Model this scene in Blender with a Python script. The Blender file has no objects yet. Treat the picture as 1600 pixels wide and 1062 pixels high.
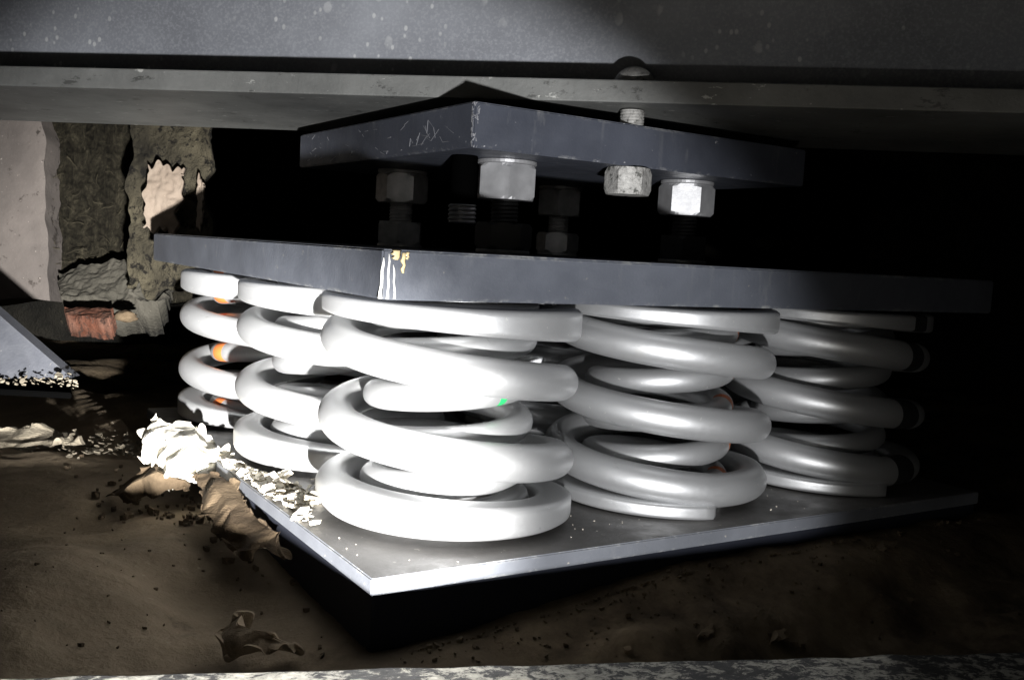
import bpy, bmesh, math, random
from mathutils import Vector, Matrix, noise
R_ = math.radians
PI = math.pi
SC = bpy.context.scene
COL = SC.collection

# ------------------------------------------------------------------ camera
CP = Vector((-.2523, -.5452, .2092)); YAW, PIT, ROL, FPX = -.5657, -.0913, .0559, 1530.5
fw = Vector((-math.sin(YAW)*math.cos(PIT), math.cos(YAW)*math.cos(PIT), math.sin(PIT)))
rt = Vector((math.cos(YAW), math.sin(YAW), 0)); up = rt.cross(fw)
r2 = math.cos(ROL)*rt + math.sin(ROL)*up; u2 = -math.sin(ROL)*rt + math.cos(ROL)*up
cd = bpy.data.cameras.new('camera'); cam = bpy.data.objects.new('camera', cd); COL.objects.link(cam)
cd.sensor_width = 36; cd.lens = FPX/1600*36; cd.clip_start = .01; cd.clip_end = 60
m3 = Matrix((r2, u2, -fw)).transposed()
cam.matrix_world = Matrix.Translation(CP) @ m3.to_4x4()
SC.camera = cam

def ray(px, py): return fw + r2*((px-800)/FPX) - u2*((py-531)/FPX)
def onz(px, py, z):
    d = ray(px, py); return CP + d*((z-CP.z)/d.z)
def atd(px, py, depth): return CP + ray(px, py)*depth

# ------------------------------------------------------------------ light
w = bpy.data.worlds.new('World'); SC.world = w; w.use_nodes = True
w.node_tree.nodes['Background'].inputs[0].default_value = (.75, .85, 1, 1)
w.node_tree.nodes['Background'].inputs[1].default_value = .0015
LP = Vector((-.234, -.677, .022))
def spot(name, target, power, half, blend, color=(1, .985, .96), size=.012):
    l = bpy.data.lights.new(name, 'SPOT'); l.energy = power; l.spot_size = 2*half; l.spot_blend = blend
    l.color = color; l.shadow_soft_size = size
    o = bpy.data.objects.new(name, l); COL.objects.link(o); o.location = LP
    o.rotation_euler = (Vector(target)-LP).to_track_quat('-Z', 'Y').to_euler()
    return o
def aim(az, el): return LP + Vector((math.sin(R_(az))*math.cos(R_(el)), math.cos(R_(az))*math.cos(R_(el)), math.sin(R_(el))))
spot('torch_core', aim(12.5, .2), 490, R_(16.3), 1.0)
spot('torch_spill', aim(20, -1), 44, R_(25.6), .30, (.98, .985, 1))
spot('torch_fringe', aim(20, 4), 2.3, R_(60), 1.0, (1, .97, .9))
l = bpy.data.lights.new('camera_fill', 'POINT'); l.energy = .85; l.color = (1, .92, .80); l.shadow_soft_size = .12  # added fill lamp beside the camera, without a real source
o = bpy.data.objects.new('camera_fill', l); COL.objects.link(o); o.location = CP + Vector((-.12, -.05, -.05))
SC.view_settings.view_transform = 'Standard'; SC.view_settings.look = 'None'
SC.view_settings.exposure = 0; SC.view_settings.gamma = 1
SC.render.engine = 'CYCLES'

# ------------------------------------------------------------------ materials
def mat(name, base, rough=.6, metal=0.0, spec=.5):
    m = bpy.data.materials.new(name); m.use_nodes = True
    b = m.node_tree.nodes['Principled BSDF']
    b.inputs['Base Color'].default_value = (*base, 1); b.inputs['Roughness'].default_value = rough
    b.inputs['Metallic'].default_value = metal
    b.inputs['Specular IOR Level'].default_value = spec
    return m
class NT:
    def __init__(s, m):
        s.m = m; s.t = m.node_tree; s.b = s.t.nodes['Principled BSDF']; s.tc = s.t.nodes.new('ShaderNodeTexCoord')
    def coord(s, scale=(1, 1, 1), rot=(0, 0, 0)):
        mp = s.t.nodes.new('ShaderNodeMapping'); s.t.links.new(s.tc.outputs['Object'], mp.inputs[0])
        mp.inputs['Scale'].default_value = scale; mp.inputs['Rotation'].default_value = rot
        return mp.outputs[0]
    def noise(s, scale, detail=4, rough=.55, co=None, dist=0):
        n = s.t.nodes.new('ShaderNodeTexNoise'); s.t.links.new(co or s.coord(), n.inputs['Vector'])
        n.inputs['Scale'].default_value = scale; n.inputs['Detail'].default_value = detail
        n.inputs['Roughness'].default_value = rough; n.inputs['Distortion'].default_value = dist
        return n.outputs[0]
    def vor(s, scale, co=None, feat='F1', rnd=1):
        n = s.t.nodes.new('ShaderNodeTexVoronoi'); s.t.links.new(co or s.coord(), n.inputs['Vector'])
        n.inputs['Scale'].default_value = scale; n.feature = feat; n.inputs['Randomness'].default_value = rnd
        return n
    def ramp(s, fac, stops):
        r = s.t.nodes.new('ShaderNodeValToRGB'); s.t.links.new(fac, r.inputs[0])
        e = r.color_ramp.elements
        while len(e) > len(stops): e.remove(e[-1])
        while len(e) < len(stops): e.new(1)
        for k, (p, c) in enumerate(stops):
            e[k].position = p; e[k].color = (*c, 1) if len(c) == 3 else c
        return r.outputs[0]
    def step(s, fac, a, b): return s.ramp(fac, [(a, (0, 0, 0)), (b, (1, 1, 1))])
    def mix(s, fac, a, b, mode='MIX'):
        n = s.t.nodes.new('ShaderNodeMix'); n.data_type = 'RGBA'; n.blend_type = mode
        for i, v in ((0, fac), (6, a), (7, b)):
            if isinstance(v, (int, float)): n.inputs[i].default_value = v
            elif isinstance(v, tuple): n.inputs[i].default_value = (*v, 1)
            else: s.t.links.new(v, n.inputs[i])
        return n.outputs[2]
    def math(s, op, a, b=0.0):
        n = s.t.nodes.new('ShaderNodeMath'); n.operation = op
        for i, v in ((0, a), (1, b)):
            if isinstance(v, (int, float)): n.inputs[i].default_value = v
            else: s.t.links.new(v, n.inputs[i])
        return n.outputs[0]
    def color(s, o): s.t.links.new(o, s.b.inputs['Base Color'])
    def rough(s, o): s.t.links.new(o, s.b.inputs['Roughness'])
    def bump(s, h, strength=.3, dist=.002):
        n = s.t.nodes.new('ShaderNodeBump'); s.t.links.new(h, n.inputs['Height'])
        n.inputs['Strength'].default_value = strength; n.inputs['Distance'].default_value = dist
        s.t.links.new(n.outputs[0], s.b.inputs['Normal'])

# silver spring paint
def spring_mat(name, base):
    m = mat(name, base, .42, .72); n = NT(m)
    f = n.noise(60, 5); g = n.noise(14, 4)
    c = n.mix(n.step(g, .35, .75), tuple(v*1.01 for v in base), tuple(v*.96 for v in base))
    c = n.mix(n.math('MULTIPLY', n.step(f, .70, .76), .6), c, tuple(v*.62 for v in base))
    c = n.mix(n.math('MULTIPLY', n.step(n.noise(210, 3, .6), .70, .73), .6), c, (.85, .84, .8))
    scf = n.noise(30, 7, .78, n.coord((.6, .6, 3.2)))
    c = n.mix(n.math('MULTIPLY', n.step(scf, .64, .70), .35), c, (.30, .29, .27))
    st = n.noise(9, 3, co=n.coord((1, 1, 1.6)))
    c = n.mix(n.math('MULTIPLY', n.step(st, .66, .74), .35), c, (.42, .36, .24))
    n.color(c)
    n.rough(n.ramp(n.noise(320, 3), [(.3, (.43,)*3), (.7, (.50,)*3)]))
    n.bump(n.noise(900, 3), .10, .0005)
    return m
M_spring = spring_mat('silver_spring_paint', (.58, .585, .59))
M_inner = spring_mat('silver_inner_spring_paint', (.52, .525, .53))
M_orange = mat('orange_marking_paint', (.62, .17, .04), .55)
M_blackmark = mat('black_mark', (.02, .02, .022), .6)  # black bands on the coils of the right spring
M_green = mat('green_marking_paint', (.02, .42, .12), .55)

def plate_mat(name, base, wear, seed=0, dust=(.23, .22, .19), wear_amt=.5):
    m = mat(name, base, .42, .0, .5); n = NT(m)
    big = n.noise(7+seed, 5, .6); fine = n.noise(55, 6, .65)
    c = n.mix(n.step(big, .38, .68), base, tuple(v*1.45+.004 for v in base))
    streak = n.noise(16, 6, .7, n.coord((1.6, 1.6, .35)))
    c = n.mix(n.math('MULTIPLY', n.step(streak, .60, .74), wear_amt), c, wear)
    spk = n.noise(150, 4, .6)
    c = n.mix(n.math('MULTIPLY', n.step(spk, .68, .72), wear_amt*1.3), c, dust)
    st2 = n.noise(5, 7, .75, n.coord((9, 9, .5)))
    c = n.mix(n.math('MULTIPLY', n.math('MULTIPLY', n.step(st2, .56, .70), n.step(n.noise(6+seed, 4), .48, .60)), wear_amt*.7), c, wear)
    bv = n.t.nodes.new('ShaderNodeBevel'); bv.samples = 6; bv.inputs['Radius'].default_value = .0028
    gm = n.t.nodes.new('ShaderNodeNewGeometry'); dt = n.t.nodes.new('ShaderNodeVectorMath'); dt.operation = 'DOT_PRODUCT'
    n.t.links.new(bv.outputs[0], dt.inputs[0]); n.t.links.new(gm.outputs['Normal'], dt.inputs[1])
    em = n.ramp(dt.outputs['Value'], [(.90, (1,)*3), (.985, (0,)*3)])
    em = n.math('MULTIPLY', em, n.step(n.math('ADD', n.math('MULTIPLY', n.noise(95, 6, .75), .6), n.math('MULTIPLY', n.noise(17, 4, .7), .4)), .51, .60))
    c = n.mix(n.math('MULTIPLY', em, .6), c, tuple(min(.5, v*1.3) for v in wear))
    n.color(c)
    n.rough(n.ramp(fine, [(.3, (.34,)*3), (.7, (.6,)*3)]))
    n.bump(n.math('ADD', n.noise(420, 4), n.math('MULTIPLY', big, 1.5)), .22, .0009)
    return m
M_plate = plate_mat('dark_slate_plate_paint', (.060, .065, .078), (.20, .20, .19), 0, wear_amt=.35)
M_plateS = plate_mat('scuffed_slate_plate_paint', (.052, .057, .073), (.24, .24, .24), 3, (.5, .5, .52), .55)
M_base = plate_mat('grey_base_plate_paint', (.125, .12, .115), (.22, .21, .19), 5, (.4, .38, .33), .5)
M_edge = plate_mat('slate_base_edge', (.108, .114, .128), (.28, .28, .27), 2, (.55, .5, .42), .5)  # slate paint on the base sides, lighter than the upper plates
M_zinc = mat('zinc_nut', (.40, .405, .415), .4, .6); n = NT(M_zinc)
n.color(n.ramp(n.noise(90, 5), [(.3, (.42, .42, .43)), (.7, (.52, .52, .53))])); n.bump(n.noise(300, 4), .15, .0006)
n.rough(n.ramp(n.noise(40, 4), [(.3, (.35,)*3), (.7, (.6,)*3)]))
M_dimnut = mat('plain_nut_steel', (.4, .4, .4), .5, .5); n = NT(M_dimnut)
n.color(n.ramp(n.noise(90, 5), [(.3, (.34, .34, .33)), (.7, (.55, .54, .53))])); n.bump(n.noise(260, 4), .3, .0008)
M_shade_steel = mat('shade_dark_steel', (.05, .05, .05), .5, .3)  # dark colour paints shade onto the near and right studs and lower nuts
M_galv = mat('flaked_galvanised_bolt', (.4, .4, .4), .55, .3); n = NT(M_galv)
n.color(n.ramp(n.noise(130, 6, .7), [(.38, (.10, .10, .09)), (.46, (.42, .41, .39)), (.7, (.62, .61, .58))]))
n.bump(n.noise(200, 6, .7), .8, .002)

M_beam = mat('grey_beam_paint', (.12, .122, .125), .55); n = NT(M_beam)
c = n.mix(n.step(n.noise(5, 6, .6), .35, .7), (.20, .208, .23), (.38, .395, .43))
c = n.mix(n.math('MULTIPLY', n.step(n.noise(420, 2), .45, .7), .35), c, (.5, .51, .54))
v = n.vor(34, n.coord((1, 1, .62)))
dots = n.ramp(n.math('ADD', v.outputs['Distance'], n.math('MULTIPLY', n.noise(60, 3), .25)), [(.225, (1,)*3), (.27, (0,)*3)])
gate = n.step(n.noise(5, 4, .7), .47, .56)
c = n.mix(n.math('MULTIPLY', n.math('MULTIPLY', dots, gate), .38), c, (.85, .85, .84))
v2 = n.vor(95, n.coord((1, 1, .7)))
dots2 = n.ramp(v2.outputs['Distance'], [(.13, (1,)*3), (.20, (0,)*3)])
gate2 = n.step(n.noise(9, 3, .6), .48, .56)
c = n.mix(n.math('MULTIPLY', n.math('MULTIPLY', dots2, gate2), .5), c, (.82, .82, .8))
n.color(c); n.bump(n.noise(260, 5), .22, .001)

M_flange = mat('scaled_flange_paint', (.15, .15, .14), .6); n = NT(M_flange)
c = n.mix(n.step(n.noise(8, 6, .65), .35, .7), (.13, .132, .126), (.25, .252, .24))
c = n.mix(n.step(n.noise(22, 7, .8, n.coord((1, 1, 2.6))), .585, .62), c, (.085, .085, .08))
c = n.mix(n.math('MULTIPLY', n.step(n.noise(42, 6, .7, n.coord((.9, 2.6, 2.2), (0, 0, R_(43)))), .635, .67), .8), c, (.62, .62, .58))
n.color(c); n.bump(n.noise(160, 6, .65), .5, .0016)

def dusty(name, a, b, dark, scale=6, bs=.6, bd=.004, sp=.66):
    m = mat(name, a, .9, 0, .2); n = NT(m)
    c = n.mix(n.step(n.noise(scale, 7, .6), .35, .68), a, b)
    c = n.mix(n.step(n.noise(scale*5, 7, .7), sp, sp+.05), c, dark)
    c = n.mix(n.math('MULTIPLY', n.step(n.noise(scale*30, 3), .7, .74), .6), c, tuple(min(1, v*2.2) for v in b))
    n.color(c); n.bump(n.math('ADD', n.noise(scale*4, 8, .65), n.math('MULTIPLY', n.noise(scale*30, 4, .6), .3)), bs, bd)
    return m
M_ground = mat('brown_dust_and_soil', (.15, .11, .07), .95, 0, .15); n = NT(M_ground)
c1 = n.mix(n.step(n.noise(6, 7, .62), .35, .68), (.17, .133, .09), (.31, .245, .17))
c1 = n.mix(n.math('MULTIPLY', n.step(n.noise(14, 8, .72), .60, .70), .7), c1, (.055, .040, .027))
c1 = n.mix(n.math('MULTIPLY', n.step(n.noise(130, 3), .68, .73), .5), c1, (.34, .29, .21))
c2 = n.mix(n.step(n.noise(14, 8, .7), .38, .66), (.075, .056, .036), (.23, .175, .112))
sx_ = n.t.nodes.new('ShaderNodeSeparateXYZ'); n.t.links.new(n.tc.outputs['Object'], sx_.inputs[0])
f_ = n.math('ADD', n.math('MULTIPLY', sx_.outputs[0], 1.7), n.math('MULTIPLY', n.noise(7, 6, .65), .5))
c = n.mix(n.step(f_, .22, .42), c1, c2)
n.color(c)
n.bump(n.math('ADD', n.noise(26, 9, .68), n.math('MULTIPLY', n.noise(140, 5, .65), .25)), .7, .006)
M_soil = dusty('dark_soil', (.09, .065, .042), (.17, .13, .085), (.02, .015, .01), 12, 1, .01, .6)
M_black = mat('black_rubber_pad', (.016, .018, .026), .7, 0, .2)
M_void = mat('shade_black', (.0012, .0012, .0012), 1, 0, 0)  # near-black that paints shade on the bolt shank, also blackens the ledge
M_backw = dusty('dark_rough_wall', (.006, .006, .005), (.03, .027, .021), (.05, .043, .03), 7, 1, .03, .62)  # near-black tone paints the dark void behind the plates
M_paper = dusty('crumpled_white_paper', (.62, .59, .50), (.74, .71, .64), (.45, .38, .26), 9, .6, .004, .7)
M_tan = dusty('shaded_tan_cardboard', (.050, .034, .020), (.105, .076, .046), (.018, .012, .008), 14, .8, .003, .66)  # darkened to paint the sill's shadow into the sheet and cardboard
M_tan2 = dusty('weathered_sheet', (.13, .11, .08), (.24, .21, .16), (.05, .04, .03), 16, .8, .004, .62)
M_flake = dusty('pale_flake', (.55, .50, .40), (.70, .66, .58), (.30, .24, .16), 20, .6, .002, .7)
M_brick = dusty('orange_brick', (.075, .024, .012), (.115, .06, .042), (.04, .022, .016), 22, .9, .005, .54)
M_rock = dusty('grey_mortar', (.030, .028, .022), (.068, .062, .050), (.015, .013, .010), 10, .9, .006, .66)
M_plaster = dusty('pinkish_plaster', (.080, .070, .064), (.135, .117, .106), (.038, .032, .028), 7, .6, .004, .60)
M_pale = dusty('pale_board', (.15, .118, .092), (.20, .165, .132), (.07, .055, .04), 12, .6, .004, .7)
M_straw = dusty('straw_lagging', (.014, .012, .008), (.066, .057, .037), (.006, .005, .0035), 15, 1, .01, .54)
M_wool = mat('mineral_wool', (.1, .09, .06), .95, 0, .1); n = NT(M_wool)
f1 = n.math('ADD', n.math('MULTIPLY', n.noise(24, 9, .8, n.coord((1.8, 1.8, .38)), 1.8), .6), n.math('MULTIPLY', n.noise(60, 7, .8, n.coord((1, 1, .8)), 1.2), .4))
c = n.ramp(f1, [(.42, (.007, .006, .004)), (.52, (.024, .021, .014)), (.60, (.055, .048, .032)), (.69, (.15, .132, .092))])
n.color(c); n.bump(f1, 1, .02)
M_sill = mat('flaking_sill_paint', (.2, .2, .2), .7); n = NT(M_sill)
q_ = n.noise(120, 8, .8, n.coord((.8, 1.2, 1)), .5); big_ = n.noise(13, 6, .7)
q2 = n.math('ADD', n.math('MULTIPLY', q_, .66), n.math('MULTIPLY', big_, .40))
c = n.ramp(q2, [(.42, (.012, .012, .014)), (.525, (.035, .035, .034)), (.545, (.30, .29, .25)), (.66, (.60, .58, .51))])
n.color(c); n.bump(q2, 1, .003)

# ------------------------------------------------------------------ object helpers
def link(name, me, m, parent=None, smooth=False, loc=None):
    o = bpy.data.objects.new(name, me); COL.objects.link(o)
    for k in (m if isinstance(m, (list, tuple)) else [m]): me.materials.append(k)
    if smooth: me.polygons.foreach_set('use_smooth', [True]*len(me.polygons))
    if parent: o.parent = parent
    if loc is not None: o.location = loc
    return o
def tag(o, label=None, cat=None, group=None, kind=None):
    if label: o['label'] = label
    if cat: o['category'] = cat
    if group: o['group'] = group
    if kind: o['kind'] = kind
    return o
def empty(name, loc, rz=0):
    o = bpy.data.objects.new(name, None); COL.objects.link(o); o.location = loc; o.rotation_euler = (0, 0, rz)
    o.empty_display_size = .05; return o
def tomesh(bm, name):
    bmesh.ops.recalc_face_normals(bm, faces=bm.faces)
    me = bpy.data.meshes.new(name); bm.to_mesh(me); bm.free(); return me
def box_bm(x0, x1, y0, y1, z0, z1, bevel=0, seg=2):
    bm = bmesh.new(); bmesh.ops.create_cube(bm, size=1)
    bmesh.ops.scale(bm, vec=(x1-x0, y1-y0, z1-z0), verts=bm.verts)
    bmesh.ops.translate(bm, vec=((x0+x1)/2, (y0+y1)/2, (z0+z1)/2), verts=bm.verts)
    if bevel: bmesh.ops.bevel(bm, geom=bm.edges[:], offset=bevel, segments=seg, profile=.5, affect='EDGES')
    return bm
def prism_bm(pts, z0, z1, bevel=0):
    bm = bmesh.new(); vs = [bm.verts.new((x, y, z0)) for x, y in pts]; f = bm.faces.new(vs)
    r = bmesh.ops.extrude_face_region(bm, geom=[f])
    bmesh.ops.translate(bm, vec=(0, 0, z1-z0), verts=[v for v in r['geom'] if isinstance(v, bmesh.types.BMVert)])
    if bevel: bmesh.ops.bevel(bm, geom=bm.edges[:], offset=bevel, segments=2, affect='EDGES')
    return bm

# ------------------------------------------------------------------ beam at the top
zf0, zf1 = .338, .3568
E0 = onz(0, 134, zf0); E1 = onz(1600, 177, zf0); ed = (E1-E0).normalized(); EA = math.atan2(ed.y, ed.x)
# local frame: x along the flange, y away from the camera
beam = empty('steel_beam', (E0.x, E0.y, zf0), EA)
tag(beam, 'grey painted steel beam across the top with white specks and a scuffed lower flange', 'beam')
bm = box_bm(-.9, 2.0, 0, .285, 0, zf1-zf0, .0012)
link('flange', tomesh(bm, 'flange'), M_flange, beam)
bm = box_bm(-.9, 2.0, .082, .094, zf1-zf0+.0005, .55)
link('web', tomesh(bm, 'web'), M_beam, beam)

# ------------------------------------------------------------------ plates
HS = .1742; UT = HS+.0313
top = empty('top_plate', (0, 0, HS))
tag(top, 'thick dark slate steel plate resting on top of all the coil springs', 'steel plate')
def plate_pts(x0, y0, x1, y1, c): return [(x0+c, y0), (x1, y0), (x1, y1), (x0, y1), (x0, y0+c)]
bm = prism_bm(plate_pts(.0035, .0062, .6423, .6457, .006), 0, .0313, .0012)
link('plate_body', tomesh(bm, 'plate_body'), M_plate, top)
# cut corner with a run of white paint
def dribble(points, wdt, name, m, parent, nrm, th=.0012):
    bm = bmesh.new(); ring = []
    nrm = Vector(nrm).normalized(); tan = nrm.cross(Vector((0, 0, 1))).normalized()
    for (s, z, ww) in points:
        c = [tan*(s-ww*wdt) , tan*(s-ww*wdt*.5)+nrm*th, tan*(s+ww*wdt*.5)+nrm*th, tan*(s+ww*wdt)]
        ring.append([bm.verts.new(q+Vector((0, 0, z))) for q in c])
    for a, b in zip(ring, ring[1:]):
        for i in range(3): bm.faces.new((a[i], a[i+1], b[i+1], b[i]))
        bm.faces.new((a[3], a[0], b[0], b[3]))
    bm.faces.new(ring[0]); bm.faces.new(ring[-1][::-1])
    return link(name, tomesh(bm, name), m, parent, True)
M_drip = mat('white_paint_run', (.62, .62, .60), .4); M_rustdrip = mat('yellowed_glue', (.50, .40, .22), .6)
cx = Vector((.0035+.003, .0062+.003, 0)); dn = Vector((-1, -1, 0)).normalized()
for k, (s, wd, z0, z1) in enumerate(((.0036, .0011, .0005, .026), (-.0002, .0008, .0005, .0285), (-.0036, .0007, .001, .022))):
    pts = [(s*(1.35-.4*i/6)+.0003*math.sin(i*2+k), z0+(z1-z0)*i/6, 1.6 if i == 0 else (.35 if i == 6 else 1)) for i in range(7)]
    d = dribble(pts, wd, 'paint_run', M_drip, top, dn, .0008); d.location = (cx.x, cx.y, 0)
for (s, z0, z1, wd) in ((-.0095, .017, .0295, .0016), (-.0045, .025, .0308, .0030), (-.012, .0255, .0300, .0014)):
    pts = [(s+.0006*math.sin(i*2.4), z0+(z1-z0)*i/5, (.5, 1, .7, 1.2, .9, 1.1)[i]) for i in range(6)]
    d = dribble(pts, wd, 'glue_smear', M_rustdrip, top, (0, -1, 0), .0007); d.location = (.0035+.002, .0062, 0)

base = empty('base_plate', (0, 0, -.0113))
tag(base, 'grey steel plate under the springs with brightly lit front edges and corner', 'steel plate')
bm = prism_bm([(0, 0), (.6423, 0), (.6423, .6457), (0, .6457)], 0, .0113, .0009)
me = tomesh(bm, 'plate_body'); o = link('plate_body', me, [M_base, M_edge], base)
for p in me.polygons:
    if abs(p.normal.z) < .9: p.material_index = 1

SX0, SY0, SX1, SY1, SZ0, SZ1 = .1301, .1306, .5069, .5186, .2872, .3229
S = empty('mounting_plate', (SX0, SY0, SZ0))
tag(S, 'smaller thick scuffed slate plate above the nuts, just under the beam flange', 'steel plate')
bm = prism_bm([(0, 0), (SX1-SX0, 0), (SX1-SX0, SY1-SY0), (0, SY1-SY0)], 0, SZ1-SZ0, .0012)
link('plate_body', tomesh(bm, 'plate_body'), M_plateS, S)
# scratched scribble marks on the left face and chipped corner
random.seed(4)
bm = bmesh.new()
def scr(bm, p, q, wdt, nrm, th=.0003):
    p, q = Vector(p), Vector(q); nn = Vector(nrm); t = (q-p).normalized(); s = nn.cross(t)*wdt
    a = [p-s, p+s, q+s*.4, q-s*.4]; lo = [bm.verts.new(v) for v in a]; hi = [bm.verts.new(v+nn*th) for v in a]
    bm.faces.new(hi); bm.faces.new(lo[::-1])
    for i in range(4): bm.faces.new((lo[i], lo[(i+1) % 4], hi[(i+1) % 4], hi[i]))
y = .055; z = .012
for k in range(22):
    y2 = y + random.uniform(-.012, .016); z2 = min(.032, max(.007, z + random.uniform(-.011, .012)))
    scr(bm, (-.0001, y, z), (-.0001, y2, z2), random.uniform(.00008, .0002), (-1, 0, 0)); y, z = (y2, z2) if random.random() < .72 else (random.uniform(.03, .115), random.uniform(.008, .026))
    y = min(max(y, .02), .14)
for k in range(26):
    y0 = random.uniform(.12, .37); z0 = random.uniform(.004, .03)
    scr(bm, (-.0001, y0, z0), (-.0001, y0+random.uniform(-.01, .012), z0+random.uniform(-.004, .004)), random.uniform(.0001, .0004), (-1, 0, 0))
for k in range(46):
    z0 = random.uniform(0, .034); s0 = random.uniform(-.0005, .004) if k % 2 else 0
    if k % 2: scr(bm, (s0, -.0001, z0), (s0+random.uniform(-.001, .002), -.0001, min(.035, z0+random.uniform(.0005, .003))), random.uniform(.0002, .0007), (0, -1, 0))
    else: scr(bm, (-.0001, random.uniform(0, .003), z0), (-.0001, random.uniform(0, .003), min(.035, z0+random.uniform(.001, .004))), random.uniform(.0002, .0007), (-1, 0, 0))
tag(link('scratch_marks', tomesh(bm, 'scratch_marks'), mat('bared_scratch', (.34, .34, .36), .5, .3), S), kind='stuff')

# ------------------------------------------------------------------ coil springs
def helix_me(name, rad, d, H, az0, N, p, zt, hand, zend, marks=(), nseg=28, per=84):
    """ground closed-end coil. az0: azimuth of the bottom tip (deg); hand -1 left, +1 right; marks: azimuths of paint"""
    bm = bmesh.new(); n = int(N*per); rings = []
    hw = d/2
    def zc(t):
        def low(t):
            if t < 1: 
                e = t*t*(3-2*t)*.35+t*.65
                return zt/2+(zend-zt/2)*e
            return zend+p*(t-1)
        if t < N/2: return low(t)
        return H-low(N-t)
    z_a, z_b = zc(N/2-.001), zc(N/2+.001)
    for i in range(n+1):
        t = N*i/n; th = R_(az0)+hand*2*PI*t
        te = min(t, N-t)
        e_ = min(1, max(0, (te-.22)/.62)); hh = zt/2+(hw-zt/2)*e_*e_*(3-2*e_)
        z = zc(t)
        # smooth any small mismatch mid-height
        z += (z_b-z_a)*(.5 if t < N/2 else -.5)*max(0, 1-abs(t-N/2)/.8)
        sq = 2+5*min(1, max(0, (.84-te)/.25))
        end = 1.0
        ang = te*360
        if ang < 4.5: end = math.sqrt(max(0.0, 1-(1-ang/4.5)**2))*.45+.55 if ang > 0 else .5
        ww = hw*1.0
        ring = []
        c, s = math.cos(th), math.sin(th)
        for k in range(nseg):
            a = 2*PI*k/nseg; ca, sa = math.cos(a), math.sin(a)
            f = (abs(ca)**sq+abs(sa)**sq)**(-1/sq)
            r = rad-hw+ww*f*ca*end; zz = z+hh*f*sa*(end if end > .8 else .8+.2*end)
            zz = min(max(zz, .0004), H-.0004)
            ring.append(bm.verts.new((r*c, r*s, zz)))
        rings.append(ring)
    azt = [0]
    for i, (a, b) in enumerate(zip(rings, rings[1:])):
        th = (az0+hand*360*N*(i+.5)/n) % 360
        mi = 0
        for (ma, mw, t0, t1) in marks:
            dd = abs((th-ma+180) % 360-180)
            if dd < mw and t0 <= N*i/n <= t1: mi = 1
        for k in range(nseg):
            f = bm.faces.new((a[k], a[(k+1) % nseg], b[(k+1) % nseg], b[k])); f.smooth = True
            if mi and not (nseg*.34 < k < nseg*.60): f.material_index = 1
    for rg in (rings[0], rings[-1]):
        f = bm.faces.new(rg)
    me = tomesh(bm, name)
    return me
A0, B0, SP = .1135, .118, .2134
def cpos(i, j): return (A0+i*SP, B0+j*SP)
OUT = dict(zt=.0135, d=.028)
# (i, j): tip azimuth, turns from pitch, label, paint marks for the inner coil
springs = {
 (0, 0): (112, .0597, 34, M_green, 'front'),
 (1, 0): (-96, .0545, 321, M_orange, 'mid'),
 (2, 0): (-94, .0555, -4, M_orange, 'right'),
 (0, 1): (80, .0560, 60, M_orange, 'left2'),
 (0, 2): (8, .0590, 232, M_orange, 'left3'),
 (1, 1): (40, .0570, 90, M_orange, 'c'),
 (1, 2): (-20, .0570, 10, M_orange, 'c'),
 (2, 1): (150, .0560, 230, M_orange, 'c'),
}
olab = {
 (0, 0): 'big silver coil spring standing nearest the front corner of the base plate, brightly lit',
 (1, 0): 'big silver coil spring with a loose flat end tip, right of the front corner one',
 (2, 0): 'big silver coil spring at the far right end of the row, in dim light',
 (0, 1): 'big silver coil spring just left of and behind the front corner spring',
 (0, 2): 'big silver coil spring at the far left back corner, behind the white paper',
 (1, 1): 'big silver coil spring in the middle of the group, glimpsed between the two front springs',
 (1, 2): 'big silver coil spring in the back row, glimpsed through the left gaps',
 (2, 1): 'big silver coil spring behind the far right one, mostly hidden in the dark',
}
ilab = {
 (0, 0): 'narrow silver inner coil with a green mark, inside the front corner spring',
 (1, 0): 'narrow silver inner coil with orange marks, inside the spring right of the front corner one',
 (2, 0): 'narrow silver inner coil inside the dim spring at the far right',
 (0, 1): 'narrow silver inner coil inside the spring just left of the front corner one',
 (0, 2): 'narrow silver inner coil with orange marks, inside the far left spring',
 (1, 1): 'narrow silver inner coil inside the middle spring behind the front two',
 (1, 2): 'narrow silver inner coil inside the back row spring',
 (2, 1): 'narrow silver inner coil inside the hidden spring behind the far right one',
}
marks = {(0, 0): [(-80, 3.2, 3.0, 4.0)], (1, 0): [(-50, 6, 0, 9)], (0, 2): [(188, 9, 0, 9)]}
for (i, j), (az, p, azi, mk, _) in springs.items():
    x, y = cpos(i, j)
    zend = .0255 if i == 0 else .0215
    N = 2+(HS-2*zend)/p
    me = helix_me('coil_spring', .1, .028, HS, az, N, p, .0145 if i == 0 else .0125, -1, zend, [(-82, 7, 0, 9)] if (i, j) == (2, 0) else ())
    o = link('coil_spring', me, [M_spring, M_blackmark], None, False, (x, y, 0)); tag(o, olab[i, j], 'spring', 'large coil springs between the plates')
    pi_ = .0325; zi = .0180; Ni = 2+(HS-2*zi)/pi_
    me = helix_me('inner_coil_spring', .0665, .0215, HS, azi, Ni, pi_, .010, 1, zi, marks.get((i, j), ()), 22, 64)
    o = link('inner_coil_spring', me, [M_inner, mk], None, False, (x, y, 0)); tag(o, ilab[i, j], 'spring', 'inner coil springs nested in the large ones')

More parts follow.
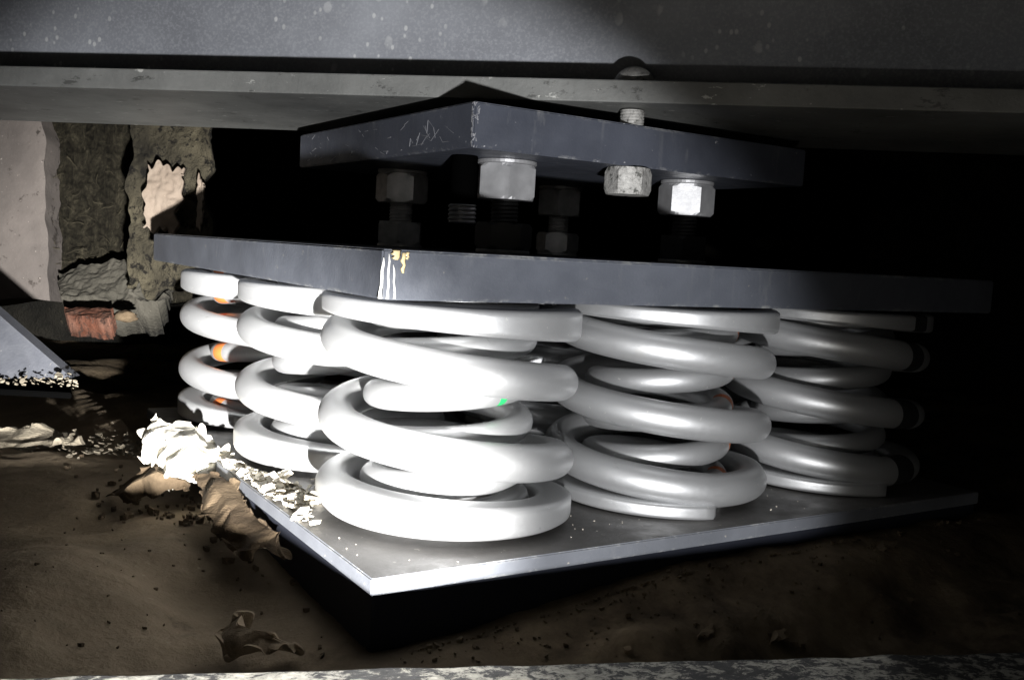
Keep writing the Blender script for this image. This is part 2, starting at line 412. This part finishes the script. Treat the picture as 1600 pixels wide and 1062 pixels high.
# ------------------------------------------------------------------ nuts and studs
def hex_me(name, af, h, rot, hole=0, chamf=.0016, both=True):
    """hex nut from z=0 to h with chamfered corners"""
    bm = bmesh.new(); n = 48; rc = af/2/math.cos(PI/6); rings = []
    prof = [(0, .93 if both else 1, 0)] + [(chamf*1.2, 1, 1)] + [(h-chamf*1.2, 1, 1)] + [(h, .93, 0)]
    def rad(a):
        a = (a % (PI/3)) - PI/6
        return af/2/math.cos(a)
    for (z, s, corner) in prof:
        rg = []
        for k in range(n):
            a = 2*PI*k/n; r = rad(a)
            if not corner: rr = min(r, rc*.905); zz = z
            else:
                ex = (r-af/2)/(rc-af/2); rr = r
                zz = z + (ex*chamf*.9 if z < h/2 else -ex*chamf*.9)
            rg.append(bm.verts.new((rr*math.cos(a+rot), rr*math.sin(a+rot), zz)))
        rings.append(rg)
    for a, b in zip(rings, rings[1:]):
        for k in range(n): bm.faces.new((a[k], a[(k+1) % n], b[(k+1) % n], b[k]))
    bm.faces.new(rings[0][::-1]); bm.faces.new(rings[-1])
    return tomesh(bm, name)
def thread_me(name, rad, z0, z1, pitch, depth=.0011, seg=28):
    bm = bmesh.new(); per = 8; nt = int((z1-z0)/pitch); rings = []
    tot = nt*per
    for i in range(tot+1):
        rg = []
        for k in range(seg):
            a = 2*PI*k/seg; z = z0+(z1-z0)*i/tot
            ph = (z/pitch - k/seg) % 1
            r = rad-depth*(abs(ph-.5)*2)**1.0
            if i == 0 or i == tot: r = rad-depth*1.3
            rg.append(bm.verts.new((r*math.cos(a), r*math.sin(a), z)))
        rings.append(rg)
    for a, b in zip(rings, rings[1:]):
        for k in range(seg):
            f = bm.faces.new((a[k], a[(k+1) % seg], b[(k+1) % seg], b[k])); f.smooth = True
    bm.faces.new(rings[0][::-1]); bm.faces.new(rings[-1])
    return tomesh(bm, name)
def disc_me(name, rad, h, seg=40):
    bm = bmesh.new(); bmesh.ops.create_cone(bm, cap_ends=True, segments=seg, radius1=rad, radius2=rad, depth=h)
    bmesh.ops.translate(bm, vec=(0, 0, h/2), verts=bm.verts)
    bmesh.ops.bevel(bm, geom=[e for e in bm.edges if e.calc_face_angle(0) > 1], offset=.0005, segments=1, affect='EDGES')
    return tomesh(bm, name)
gap = SZ0-UT
sl = {
 'near': (.205, .199, R_(3.5), M_zinc, 'large pale hex nut stud nearest the front, under the corner of the small plate'),
 'left': (.208, .416, R_(30), M_dimnut, 'dim hex nut stud at the far left between the two plates'),
 'right': (.4165, .199, R_(18), M_zinc, 'pale hex nut stud at the right with one bright white flat'),
 'far': (.4195, .424, R_(-8), M_dimnut, 'dim hex nut stud at the back, between the near and right ones'),
}
for k, (x, y, rot, m, lab) in sl.items():
    t = empty('threaded_stud', (x, y, UT)); tag(t, lab, 'stud bolt', 'levelling studs between the plates')
    link('stud', thread_me('stud', .0125, .0005, gap-.0005, .0035, .0013), M_dimnut if m is M_dimnut else M_shade_steel, t)
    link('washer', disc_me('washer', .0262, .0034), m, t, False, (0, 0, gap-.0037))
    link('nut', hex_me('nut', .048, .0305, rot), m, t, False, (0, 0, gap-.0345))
    o = link('nut', hex_me('nut', .044, .0235, rot+R_(30)), M_dimnut if m is M_dimnut else M_shade_steel, t, False, (0, 0, .0035))
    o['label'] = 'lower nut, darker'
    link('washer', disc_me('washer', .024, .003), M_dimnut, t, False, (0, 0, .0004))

# flange bolts
fb = empty('flange_bolt', (.297, .1436, SZ0)); tag(fb, 'crusty bolt through the beam flange with its flaked nut under the small plate', 'bolt', 'flange bolts')
BZ = zf1-SZ0
link('nut', hex_me('nut', .036, .0235, R_(27), chamf=.0022), M_galv, fb, False, (0, 0, -.0240))
link('shank', thread_me('shank', .0108, SZ1-SZ0+.0002, BZ-.0200, .0026, .0006), M_galv, fb)
bm = bmesh.new(); bmesh.ops.create_uvsphere(bm, u_segments=36, v_segments=18, radius=1)
bmesh.ops.delete(bm, geom=[v for v in bm.verts if v.co.z < -.02], context='VERTS')
bmesh.ops.scale(bm, vec=(.0185, .0185, .0175), verts=bm.verts)
link('bolt_head', tomesh(bm, 'bolt_head'), M_galv, fb, True, (0, 0, BZ+.0005))
# the second one only shows its thread end hanging below the plate
T = None
for yy in [SY0+.02+k*.005 for k in range(40)]:
    pass
TD = onz(722, 350, .2280)
fb2 = empty('flange_bolt', atd(722, 334, .84)); fb2.location.z = SZ0
tag(fb2, 'short bright thread end hanging under the small plate beside the near nut', 'bolt', 'flange bolts')
zt_ = atd(722, 334, .84).z - SZ0
link('thread_end', thread_me('thread_end', .0125, zt_-.008, zt_+.008, .0036, .0016), M_zinc, fb2)
link('shank', disc_me('shank', .0112, -(zt_+.0085)-.0002), M_void, fb2, False, (0, 0, zt_+.0084))  # shade above the thread end is put into the shank's colour

# ------------------------------------------------------------------ pad, ground, sill
bm = box_bm(.002, .640, .002, .643, -.075, -.0116, .0015)
o = link('support_pad', tomesh(bm, 'support_pad'), M_black); tag(o, 'black pad block in shadow underneath the grey base plate', 'pad')

fh = Vector((fw.x, fw.y, 0)).normalized(); rh = Vector((rt.x, rt.y, 0)).normalized()
def ground_z(x, y):
    d = Vector((x-CP.x, y-CP.y, 0)); a = d.dot(rh); b = d.dot(fh)
    z = -.062
    z += .020*noise.noise(Vector((x*5, y*5, .3))) + .009*noise.noise(Vector((x*14, y*14, 2.1))) + .0035*noise.noise(Vector((x*40, y*40, 5)))
    z += .0020*noise.noise(Vector((x*90, y*90, 7)))
    k_ = max(0, min(1, (x+.02)/.12)); z += k_*.010*abs(noise.noise(Vector((x*26, y*26, 11))))+k_*.004*noise.noise(Vector((x*60, y*60, 3)))
    z -= .030*math.exp(-(((a+.17)/.07)**2+((b-.72)/.09)**2))
    # left mound
    z += .022*math.exp(-(((a+.33)/.13)**2+((b-.68)/.14)**2))
    z += .030*math.exp(-(((a+.50)/.18)**2+((b-1.0)/.12)**2))
    # ridge along the right side of the plate
    rr = (y+.035+.03*math.sin(x*7))/.035
    if x > .08: z += .022*math.exp(-rr*rr)*min(1, (x-.08)/.12)
    pass
    # foreground rises towards the sill
    z -= .02*max(0, .5-b)/.2
    # soil banked against the pad
    ox = max(0, -x, -y) if (x < 0 or y < 0) else 0
    if ox > 0 or (x < .66 and y < .66):
        s_ = max(x, y); t_ = min(1, max(0, s_/.30)); t_ = t_*t_*(3-2*t_)
        gz = -.048+(.026 if -y > -x else .006)*t_+.004*noise.noise(Vector((x*22, y*22, 8)))+.0015*noise.noise(Vector((x*70, y*70, 8)))
        wgt = math.exp(-(ox/.055)**2); z = z*(1-wgt)+gz*wgt
    # keep below the plate and clear of its pad
    if x > .012 and y > .012 and x < .63 and y < .63: z = min(z, -.066)
    return min(z, -.016)
bm = bmesh.new(); n = 260; g = []
c0 = CP + fh*1.15; c0.z = 0
for i in range(n+1):
    row = []
    for j in range(n+1):
        uu = (i/n-.5)*2; vv = (j/n-.5)*2
        a = uu*(.55+abs(uu)**3*2.5); b = vv*(.75+abs(vv)**3*2.2)
        P = c0+rh*a+fh*b
        P -= fh*.25
        row.append(bm.verts.new((P.x, P.y, ground_z(P.x, P.y))))
    g.append(row)
for i in range(n):
    for j in range(n):
        f = bm.faces.new((g[i][j], g[i+1][j], g[i+1][j+1], g[i][j+1])); f.smooth = True
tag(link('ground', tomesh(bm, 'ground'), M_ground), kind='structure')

# sill bar in the foreground
Pa = onz(0, 1056, -.004); Pb = onz(1600, 1016, -.004); sd = (Pb-Pa).normalized()
sill = empty('sill_bar', (Pa.x, Pa.y, -.004), math.atan2(sd.y, sd.x))
tag(sill, 'flat sill bar with flaking black and white paint along the bottom front', 'sill')
bm = box_bm(-.5, 1.4, -.075, 0, -.07, 0, .003, 3)
bmesh.ops.subdivide_edges(bm, edges=[e for e in bm.edges if abs(e.verts[0].co.x-e.verts[1].co.x) > .5], cuts=500, use_grid_fill=True)
for v in bm.verts:
    q = v.co
    v.co += Vector((0, .0014*noise.noise(Vector((q.x*25, 1, 3))), .0008*noise.noise(Vector((q.x*40, q.y*40, 9)))))
link('bar', tomesh(bm, 'bar'), M_sill, sill)

# ------------------------------------------------------------------ back: walls, wool, steel piece
def slab(name, corners, m, thick=.05, sub=60, amp=0, sc=8, seed=0, edge=0, smooth=True):
    """irregular slab filling the quad of world corners (bl, br, tr, tl), thickness away from the camera"""
    bl, br, tr, tl = [Vector(c) for c in corners]
    nn = (br-bl).cross(tl-bl).normalized()
    if nn.dot(fw) > 0: nn = -nn
    bm = bmesh.new(); gr = []; L = {}
    for i in range(sub+1):
        row = []
        for j in range(sub+1):
            u, v = i/sub, j/sub
            e0 = edge*noise.noise(Vector((v*5+seed, seed, 0)))+edge*.35*noise.noise(Vector((v*12+seed, seed, 4)))
            e1 = edge*noise.noise(Vector((v*5, seed+7, 1)))+edge*.35*noise.noise(Vector((v*12, seed+7, 4)))
            e2 = edge*noise.noise(Vector((u*5, seed+3, 2))); e3 = edge*noise.noise(Vector((u*5, seed+5, 3)))
            uu = e0*(1-u)+u*(1+e1); vv = e2*(1-v)+v*(1+e3)
            P = (bl*(1-uu)+br*uu)*(1-vv)+(tl*(1-uu)+tr*uu)*vv
            q = P*sc+Vector((seed, 0, 0))
            h = noise.noise(q)+.5*noise.noise(q*2.1)+.3*noise.noise(q*4.7)
            row.append(bm.verts.new(P+nn*h*amp))
        gr.append(row)
    fs = []
    for i in range(sub):
        for j in range(sub):
            f = bm.faces.new((gr[i][j], gr[i+1][j], gr[i+1][j+1], gr[i][j+1])); fs.append(f)
    r = bmesh.ops.extrude_face_region(bm, geom=fs)
    bmesh.ops.translate(bm, vec=-nn*thick, verts=[v for v in r['geom'] if isinstance(v, bmesh.types.BMVert)])
    return link(name, tomesh(bm, name), m, None, smooth)
D = 1.5
bw = slab('back_wall', (onz(0, 560, -.06)+Vector((0, 0, -.1)), atd(2600, 700, 2.1), atd(2600, -500, 2.1), atd(0, -500, 2.1)), M_void, .05, 10)
bpy.data.objects.remove(bw)
Pc = CP + fh*2.3
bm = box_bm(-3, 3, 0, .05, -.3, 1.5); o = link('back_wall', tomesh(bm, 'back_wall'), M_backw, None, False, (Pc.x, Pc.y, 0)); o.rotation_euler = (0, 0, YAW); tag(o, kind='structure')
wl = slab('plaster_wall', (atd(-420, 480, 1.42), atd(78, 470, 1.46), atd(62, 120, 1.46), atd(-420, 120, 1.42)), M_plaster, .1, 130, .004, 12, 1, .032, False)
tag(wl, 'pinkish plaster edge of wall at the far left behind the torn wool', 'wall')
wo = slab('mineral_wool', (atd(50, 452, 1.50), atd(300, 470, 1.60), atd(310, 120, 1.60), atd(40, 120, 1.50)), M_wool, .08, 190, .008, 46, 3, .03)
tag(wo, 'dark matted fibrous wool lagging between the plaster and the pale patch', 'insulation')
pp = slab('pale_patch', (atd(224, 356, 1.265), atd(272, 362, 1.265), atd(288, 262, 1.27), atd(230, 256, 1.27)), M_pale, .01, 110, .006, 30, 8, .16)
tag(pp, 'pale peeled board patch standing out beside the dark wool', 'board')
ps = slab('splinter', (atd(307, 352, 1.255), atd(314, 352, 1.255), atd(318, 285, 1.26), atd(309, 283, 1.26)), M_pale, .01, 30, .003, 60, 2, .5)
tag(ps, 'thin pale splinter standing upright right of the pale patch', 'splinter')
ts = slab('torn_strip', (atd(198, 450, 1.31), atd(318, 455, 1.29), atd(322, 150, 1.31), atd(206, 150, 1.33)), M_straw, .02, 170, .006, 30, 15, .12)
tag(ts, 'yellowish torn strip of lagging hanging at the left of the pale patch', 'insulation')
# wool fibres: curly threads over the lower half
random.seed(11)
bm = bmesh.new()
def fibre(bm, p, dirv, n, step, wd, curl):
    d = Vector(dirv).normalized(); prev = None; P = Vector(p)
    for k in range(n):
        d = (d+Vector((random.uniform(-1, 1), random.uniform(-1, 1), random.uniform(-1, 1)))*curl).normalized()
        s = d.cross(fw).normalized()*wd*(1-k/n*.5); t_ = -fw*wd*.6
        cur = [bm.verts.new(P+s), bm.verts.new(P-s), bm.verts.new(P+t_)]
        if prev:
            for a in range(3): bm.faces.new((prev[a], prev[(a+1) % 3], cur[(a+1) % 3], cur[a]))
        prev = cur; P = P+d*step
for k in range(110):
    px = random.uniform(62, 262); py = 452-abs(random.gauss(0, 85))
    if py < 205: continue
    P = atd(px, py, 1.475+.07*(px-50)/210+random.uniform(-.012, .012))
    fibre(bm, P, (random.uniform(-1, 1), random.uniform(-1, 1), random.uniform(-.7, .7)), random.randint(5, 9), random.uniform(.002, .0045), random.uniform(.00022, .0006), .38)
o = link('wool_fibres', tomesh(bm, 'wool_fibres'), dusty('straw_fibre', (.025, .021, .013), (.07, .06, .038), (.03, .025, .018), 30)); tag(o, 'loose straw coloured fibres hanging over the wool lagging', 'fibres', kind='stuff')

def lump(name, c, sx, sy, sz, m, amp=.3, sc=1.6, seed=0, sub=4, flatb=None, rot=0, sharp=False):
    bm = bmesh.new(); bmesh.ops.create_icosphere(bm, subdivisions=sub, radius=1)
    for v in bm.verts:
        q = v.co*sc+Vector((seed*7.3, seed, 0))
        if sharp:
            h = noise.cell(q*1.3)*.0 + abs(noise.noise(q))*1.3 + .6*abs(noise.noise(q*2.3)) + .3*abs(noise.noise(q*5))
            v.co *= 1-amp*h
        else:
            v.co *= 1+amp*(noise.noise(q)+.5*noise.noise(q*2.3)+.2*noise.noise(q*6))
    cr, sr = math.cos(rot), math.sin(rot)
    for v in bm.verts:
        x, y, z = v.co; v.co = Vector(((x*cr-y*sr)*1, (x*sr+y*cr)*1, z))
    bmesh.ops.scale(bm, vec=(1, 1, 1), verts=bm.verts)
    X, Y = rh, fh
    for v in bm.verts:
        x, y, z = v.co; v.co = X*x*sx+Y*y*sy+Vector((0, 0, z*sz))
    return link(name, tomesh(bm, name), m, None, not sharp, c)
ml = slab('mortar_bed', (atd(96, 466, 1.40), atd(244, 468, 1.40), atd(262, 396, 1.44), atd(90, 424, 1.46)), M_rock, .06, 150, .008, 30, 31, .07)
tag(ml, 'rough grey mortar bed sloping out under the wool lagging', 'mortar')
mk2 = slab('mortar_chunk', (atd(200, 458, 1.33), atd(244, 456, 1.32), atd(248, 418, 1.34), atd(208, 424, 1.34)), M_rock, .03, 70, .006, 40, 44, .16)
tag(mk2, 'small grey mortar chunk touching the left end of the top plate', 'mortar')
bk = slab('broken_brick', (atd(104, 492, 1.30), atd(170, 497, 1.28), atd(176, 480, 1.33), atd(100, 480, 1.33)), M_brick, .03, 90, .0025, 50, 52, .09)
tag(bk, 'orange broken brick lying in the dark under the grey mortar', 'brick')
tag(lump('tan_chip', atd(196, 494, 1.30), .014, .012, .008, M_tan, .35, 1.8, 12, 3), 'small tan chip right of the orange brick', 'chip')

# grey steel gusset at the far left: sloping top edge
G = [atd(-260, 612, .98), atd(112, 590, 1.05), atd(0, 493, 1.05), atd(-260, 270, 1.0)]
bm = bmesh.new(); f = bm.faces.new([bm.verts.new(p) for p in G])
r = bmesh.ops.extrude_face_region(bm, geom=[f]); bmesh.ops.translate(bm, vec=fh*.02, verts=[v for v in r['geom'] if isinstance(v, bmesh.types.BMVert)])
o = link('gusset_plate', tomesh(bm, 'gusset_plate'), plate_mat('dull_gusset_paint', (.035, .037, .044), (.08, .08, .078), 7, wear_amt=.3))

bm = prism_bm([tuple(atd(-200, 600, 1.12).xy), tuple(atd(105, 600, 1.12).xy), tuple(atd(112, 606, .97).xy), tuple(atd(-200, 640, .97).xy)], atd(60, 603, 1.0).z-.006, atd(60, 603, 1.0).z, .001)
tag(link('ledge', tomesh(bm, 'ledge'), M_void), 'narrow dark steel ledge carrying the rubble at the foot of the gusset', 'ledge'); tag(o, 'plain grey sloping steel gusset at the left edge of the picture', 'steel plate')

# ------------------------------------------------------------------ paper and debris
def crumple(name, pts_w, m, nu, nv, th=.0012, amp=.006, sc=40, seed=0, sub=1, fold=.5):
    """crumpled sheet through a grid of world control points (rows), real thickness"""
    import bisect
    bm = bmesh.new(); rows = len(pts_w); cols = len(pts_w[0]); g = []
    def lerp(a, b, t): return a*(1-t)+b*t
    def S(t): return t*t*(3-2*t)
    for i in range(nu+1):
        row = []
        for j in range(nv+1):
            u = i/nu*(rows-1); v = j/nv*(cols-1); a = min(int(u), rows-2); b = min(int(v), cols-2); fu, fv = u-a, v-b
            P = lerp(lerp(Vector(pts_w[a][b]), Vector(pts_w[a+1][b]), fu), lerp(Vector(pts_w[a][b+1]), Vector(pts_w[a+1][b+1]), fu), fv)
            q = P*sc+Vector((seed*3.1, seed, seed))
            h = (abs(noise.noise(q))-.25)*1.6+fold*(abs(noise.noise(q*2.2))-.25)
            h2 = noise.noise(q*.7+Vector((9, 9, 9)))
            e = 1.0
            jag = Vector((0, 0, 0))
            if i in (0, nu) or j in (0, nv):
                jag = r2*noise.noise(q*3)*amp*1.6+u2*noise.noise(q*3+Vector((4, 4, 4)))*amp*1.6
            row.append(bm.verts.new(P-fw*h*amp*1.6+u2*h2*amp+r2*noise.noise(q+Vector((0, 5, 0)))*amp+jag))
        g.append(row)
    fs = []
    for i in range(nu):
        for j in range(nv): fs.append(bm.faces.new((g[i][j], g[i+1][j], g[i+1][j+1], g[i][j+1])))
    r = bmesh.ops.extrude_face_region(bm, geom=fs)
    bmesh.ops.translate(bm, vec=fw*th, verts=[v for v in r['geom'] if isinstance(v, bmesh.types.BMVert)])
    return link(name, tomesh(bm, name), m, None, False)
W_ = lambda x, y, d: atd(x, y, d)
pw = [[W_(232, 646, .97), W_(262, 652, .95), W_(304, 664, .955), W_(326, 686, .97)],
      [W_(222, 688, .95), W_(262, 688, .915), W_(300, 690, .91), W_(352, 702, .93)],
      [W_(218, 714, .94), W_(262, 718, .895), W_(306, 722, .89), W_(352, 722, .915)],
      [W_(244, 746, .93), W_(270, 755, .90), W_(310, 756, .895), W_(344, 748, .91)]]
tag(crumple('crumpled_paper', pw, M_paper, 60, 60, .0012, .0085, 46, 2), 'brilliant white crumpled paper wad at the left edge of the base plate', 'paper')
sh = [[W_(296, 742, .88), W_(330, 738, .87), W_(368, 758, .845)],
      [W_(318, 790, .83), W_(352, 785, .81), W_(404, 806, .785)],
      [W_(340, 828, .785), W_(384, 828, .765), W_(436, 842, .74)],
      [W_(372, 862, .745), W_(410, 862, .73), W_(446, 868, .712)]]
tag(crumple('tan_sheet', sh, M_tan, 46, 34, .002, .006, 30, 5), 'brown creased sheet hanging down under the white paper beside the plate edge', 'sheet')
tb = [[W_(178, 768, .93), W_(205, 742, .93), W_(238, 725, .92)],
      [W_(190, 776, .91), W_(215, 757, .90), W_(254, 738, .895)],
      [W_(205, 786, .91), W_(235, 775, .90), W_(300, 764, .89)]]
tag(crumple('cardboard_scrap', tb, M_tan, 30, 44, .005, .006, 34, 8), 'tan rolled cardboard scrap below left of the white paper', 'cardboard')
gl = [[W_(352, 985, .63), W_(372, 962, .635), W_(400, 985, .64)],
      [W_(345, 1008, .61), W_(400, 995, .60), W_(460, 1000, .62)],
      [W_(340, 1030, .60), W_(400, 1026, .595), W_(466, 1022, .60)]]
tag(crumple('crumpled_rag', gl, M_ground, 40, 44, .003, .008, 34, 11), 'dusty crumpled rag lying on the dark ground near the sill', 'rag')
lf = [[W_(-60, 668, 1.12), W_(40, 668, 1.12), W_(118, 672, 1.12)],
      [W_(-60, 690, 1.09), W_(50, 690, 1.08), W_(100, 688, 1.09)],
      [W_(-60, 712, 1.07), W_(50, 706, 1.07), W_(118, 694, 1.08)]]
tag(crumple('dusty_sheet', lf, M_tan2, 24, 70, .008, .008, 30, 14), 'flattened dusty pale sheet lying at the far left on the ground', 'sheet')
# clear-ish film scraps at the right
for k, (x, y, d, s_, lb) in enumerate(((1215, 985, .70, 16, 'right one of the two crinkled scraps lying on the dark ground near the sill'), (1385, 856, .84, 18, 'small crinkled scrap on the ridge below the right end of the base plate'), (1100, 985, .68, 14, 'left one of the two crinkled scraps lying on the dark ground near the sill'))):
    c = [[W_(x-s_, y-4, d), W_(x, y-8, d+.005), W_(x+s_, y-5, d)], [W_(x-s_, y+8, d-.01), W_(x, y+4, d-.015), W_(x+s_*.8, y+10, d-.01)]]
    tag(crumple('film_scrap', c, M_ground, 10, 16, .001, .004, 45, 20+k), lb, 'scrap', 'scraps on the dark ground')

def flakes(name, n, sampler, m, smin, smax, seed, thick=.35):
    random.seed(seed); bm = bmesh.new()
    for k in range(n):
        P = Vector(sampler()); s = random.uniform(smin, smax)*(1 if random.random() < .85 else 1.8)
        m_ = random.choice((5, 6, 7)); rot = Matrix.Rotation(random.uniform(-.5, .5), 3, 'X') @ Matrix.Rotation(random.uniform(-.5, .5), 3, 'Y') @ Matrix.Rotation(random.uniform(0, 6.3), 3, 'Z')
        el = random.uniform(.4, 1)
        top_, bot = [], []
        for a in range(m_):
            r = s*random.uniform(.6, 1); an = 2*PI*a/m_
            v = rot @ Vector((r*math.cos(an), r*el*math.sin(an), random.uniform(0, .25)*s)); top_.append(bm.verts.new(P+v+Vector((0, 0, s*thick*.6)))); bot.append(bm.verts.new(P+v*.9-Vector((0, 0, s*thick*.4))))
        bm.faces.new(top_); bm.faces.new(bot[::-1])
        for a in range(m_): bm.faces.new((top_[a], bot[a], bot[(a+1) % m_], top_[(a+1) % m_]))
    return link(name, tomesh(bm, name), m)
def on_plate():
    while True:
        t = random.random(); x = 345+150*t+random.gauss(0, 10); y = 722+70*t+random.gauss(0, 12)
        P = onz(x, y, .0022)
        if P.x > .004 and P.y > .02 and (P.x-A0)**2+(P.y-B0)**2 > .1018**2 and (P.x-A0)**2+(P.y-B0-SP)**2 > .1018**2: return P
tag(flakes('paint_flakes', 430, on_plate, M_flake, .0018, .0068, 3, .09), 'heap of pale flakes scattered along the left edge of the base plate', 'flakes', kind='stuff')
def left_ground():
    x = random.uniform(90, 345); y = 695-12*(x-90)/250+random.gauss(0, 11)+ (25 if x > 300 else 0)
    P = onz(x, y, -.035); P.z = max(ground_z(P.x, P.y)+.003, -.05)+random.uniform(0, .008)*(1 if x > 150 else .3); return P
tag(flakes('loose_rubble', 240, left_ground, M_tan2, .0015, .0065, 6, .15), 'pale loose rubble strewn on the ground left of the white paper', 'rubble', kind='stuff')
def far_left():
    x = random.uniform(-20, 120); y = 597+random.gauss(0, 5)
    return atd(x, y, random.uniform(.99, 1.03))
tag(flakes('far_rubble', 120, far_left, M_tan2, .001, .0035, 8), 'pale rubble bits lying along the foot of the steel gusset', 'rubble', kind='stuff')
def all_ground():
    x = random.uniform(-50, 1650); y = random.uniform(760, 1030); P = onz(x, y, -.05); P.z = ground_z(P.x, P.y)+.0004; return P
tag(flakes('soil_crumbs', 160, all_ground, M_soil, .0004, .0022, 9, .8), 'dark soil crumbs scattered over the dusty ground', 'soil', kind='stuff')
def specks():
    while True:
        x, y = random.uniform(.005, .5), random.uniform(.003, .12)
        if all((x-A0-i*SP)**2+(y-B0)**2 > .101**2 for i in range(3)): return (x, y, .0004)
tag(flakes('grit_specks', 26, specks, M_flake, .0003, .0007, 12, .6), 'tiny pale grit specks on the front of the base plate', 'grit', kind='stuff')

def near_gap():
    x = random.gauss(300, 90); y = 800+.32*(x-300)+random.gauss(0, 22); P = onz(x, y, -.04)
    if P.x > -.012 and P.y > -.012: P.x = -.015
    P.z = ground_z(P.x, P.y)+.001; return P
tag(flakes('dark_clods', 130, near_gap, M_soil, .0010, .0045, 21, .9), 'dark clods and litter in the hollow below the white paper', 'soil', kind='stuff')
def ridge():
    x = random.uniform(620, 1500); y = 905-.16*(x-900)+random.gauss(28, 34); P = onz(x, y, -.03)
    if P.x > -.012 and P.y > -.006: P.y = -.012
    P.z = ground_z(P.x, P.y)+.0005; return P
tag(flakes('ridge_grit', 380, ridge, M_ground, .0005, .0022, 23, .8), 'brown grit and crumbs on the soil ridge along the right edge of the base plate', 'soil', kind='stuff')
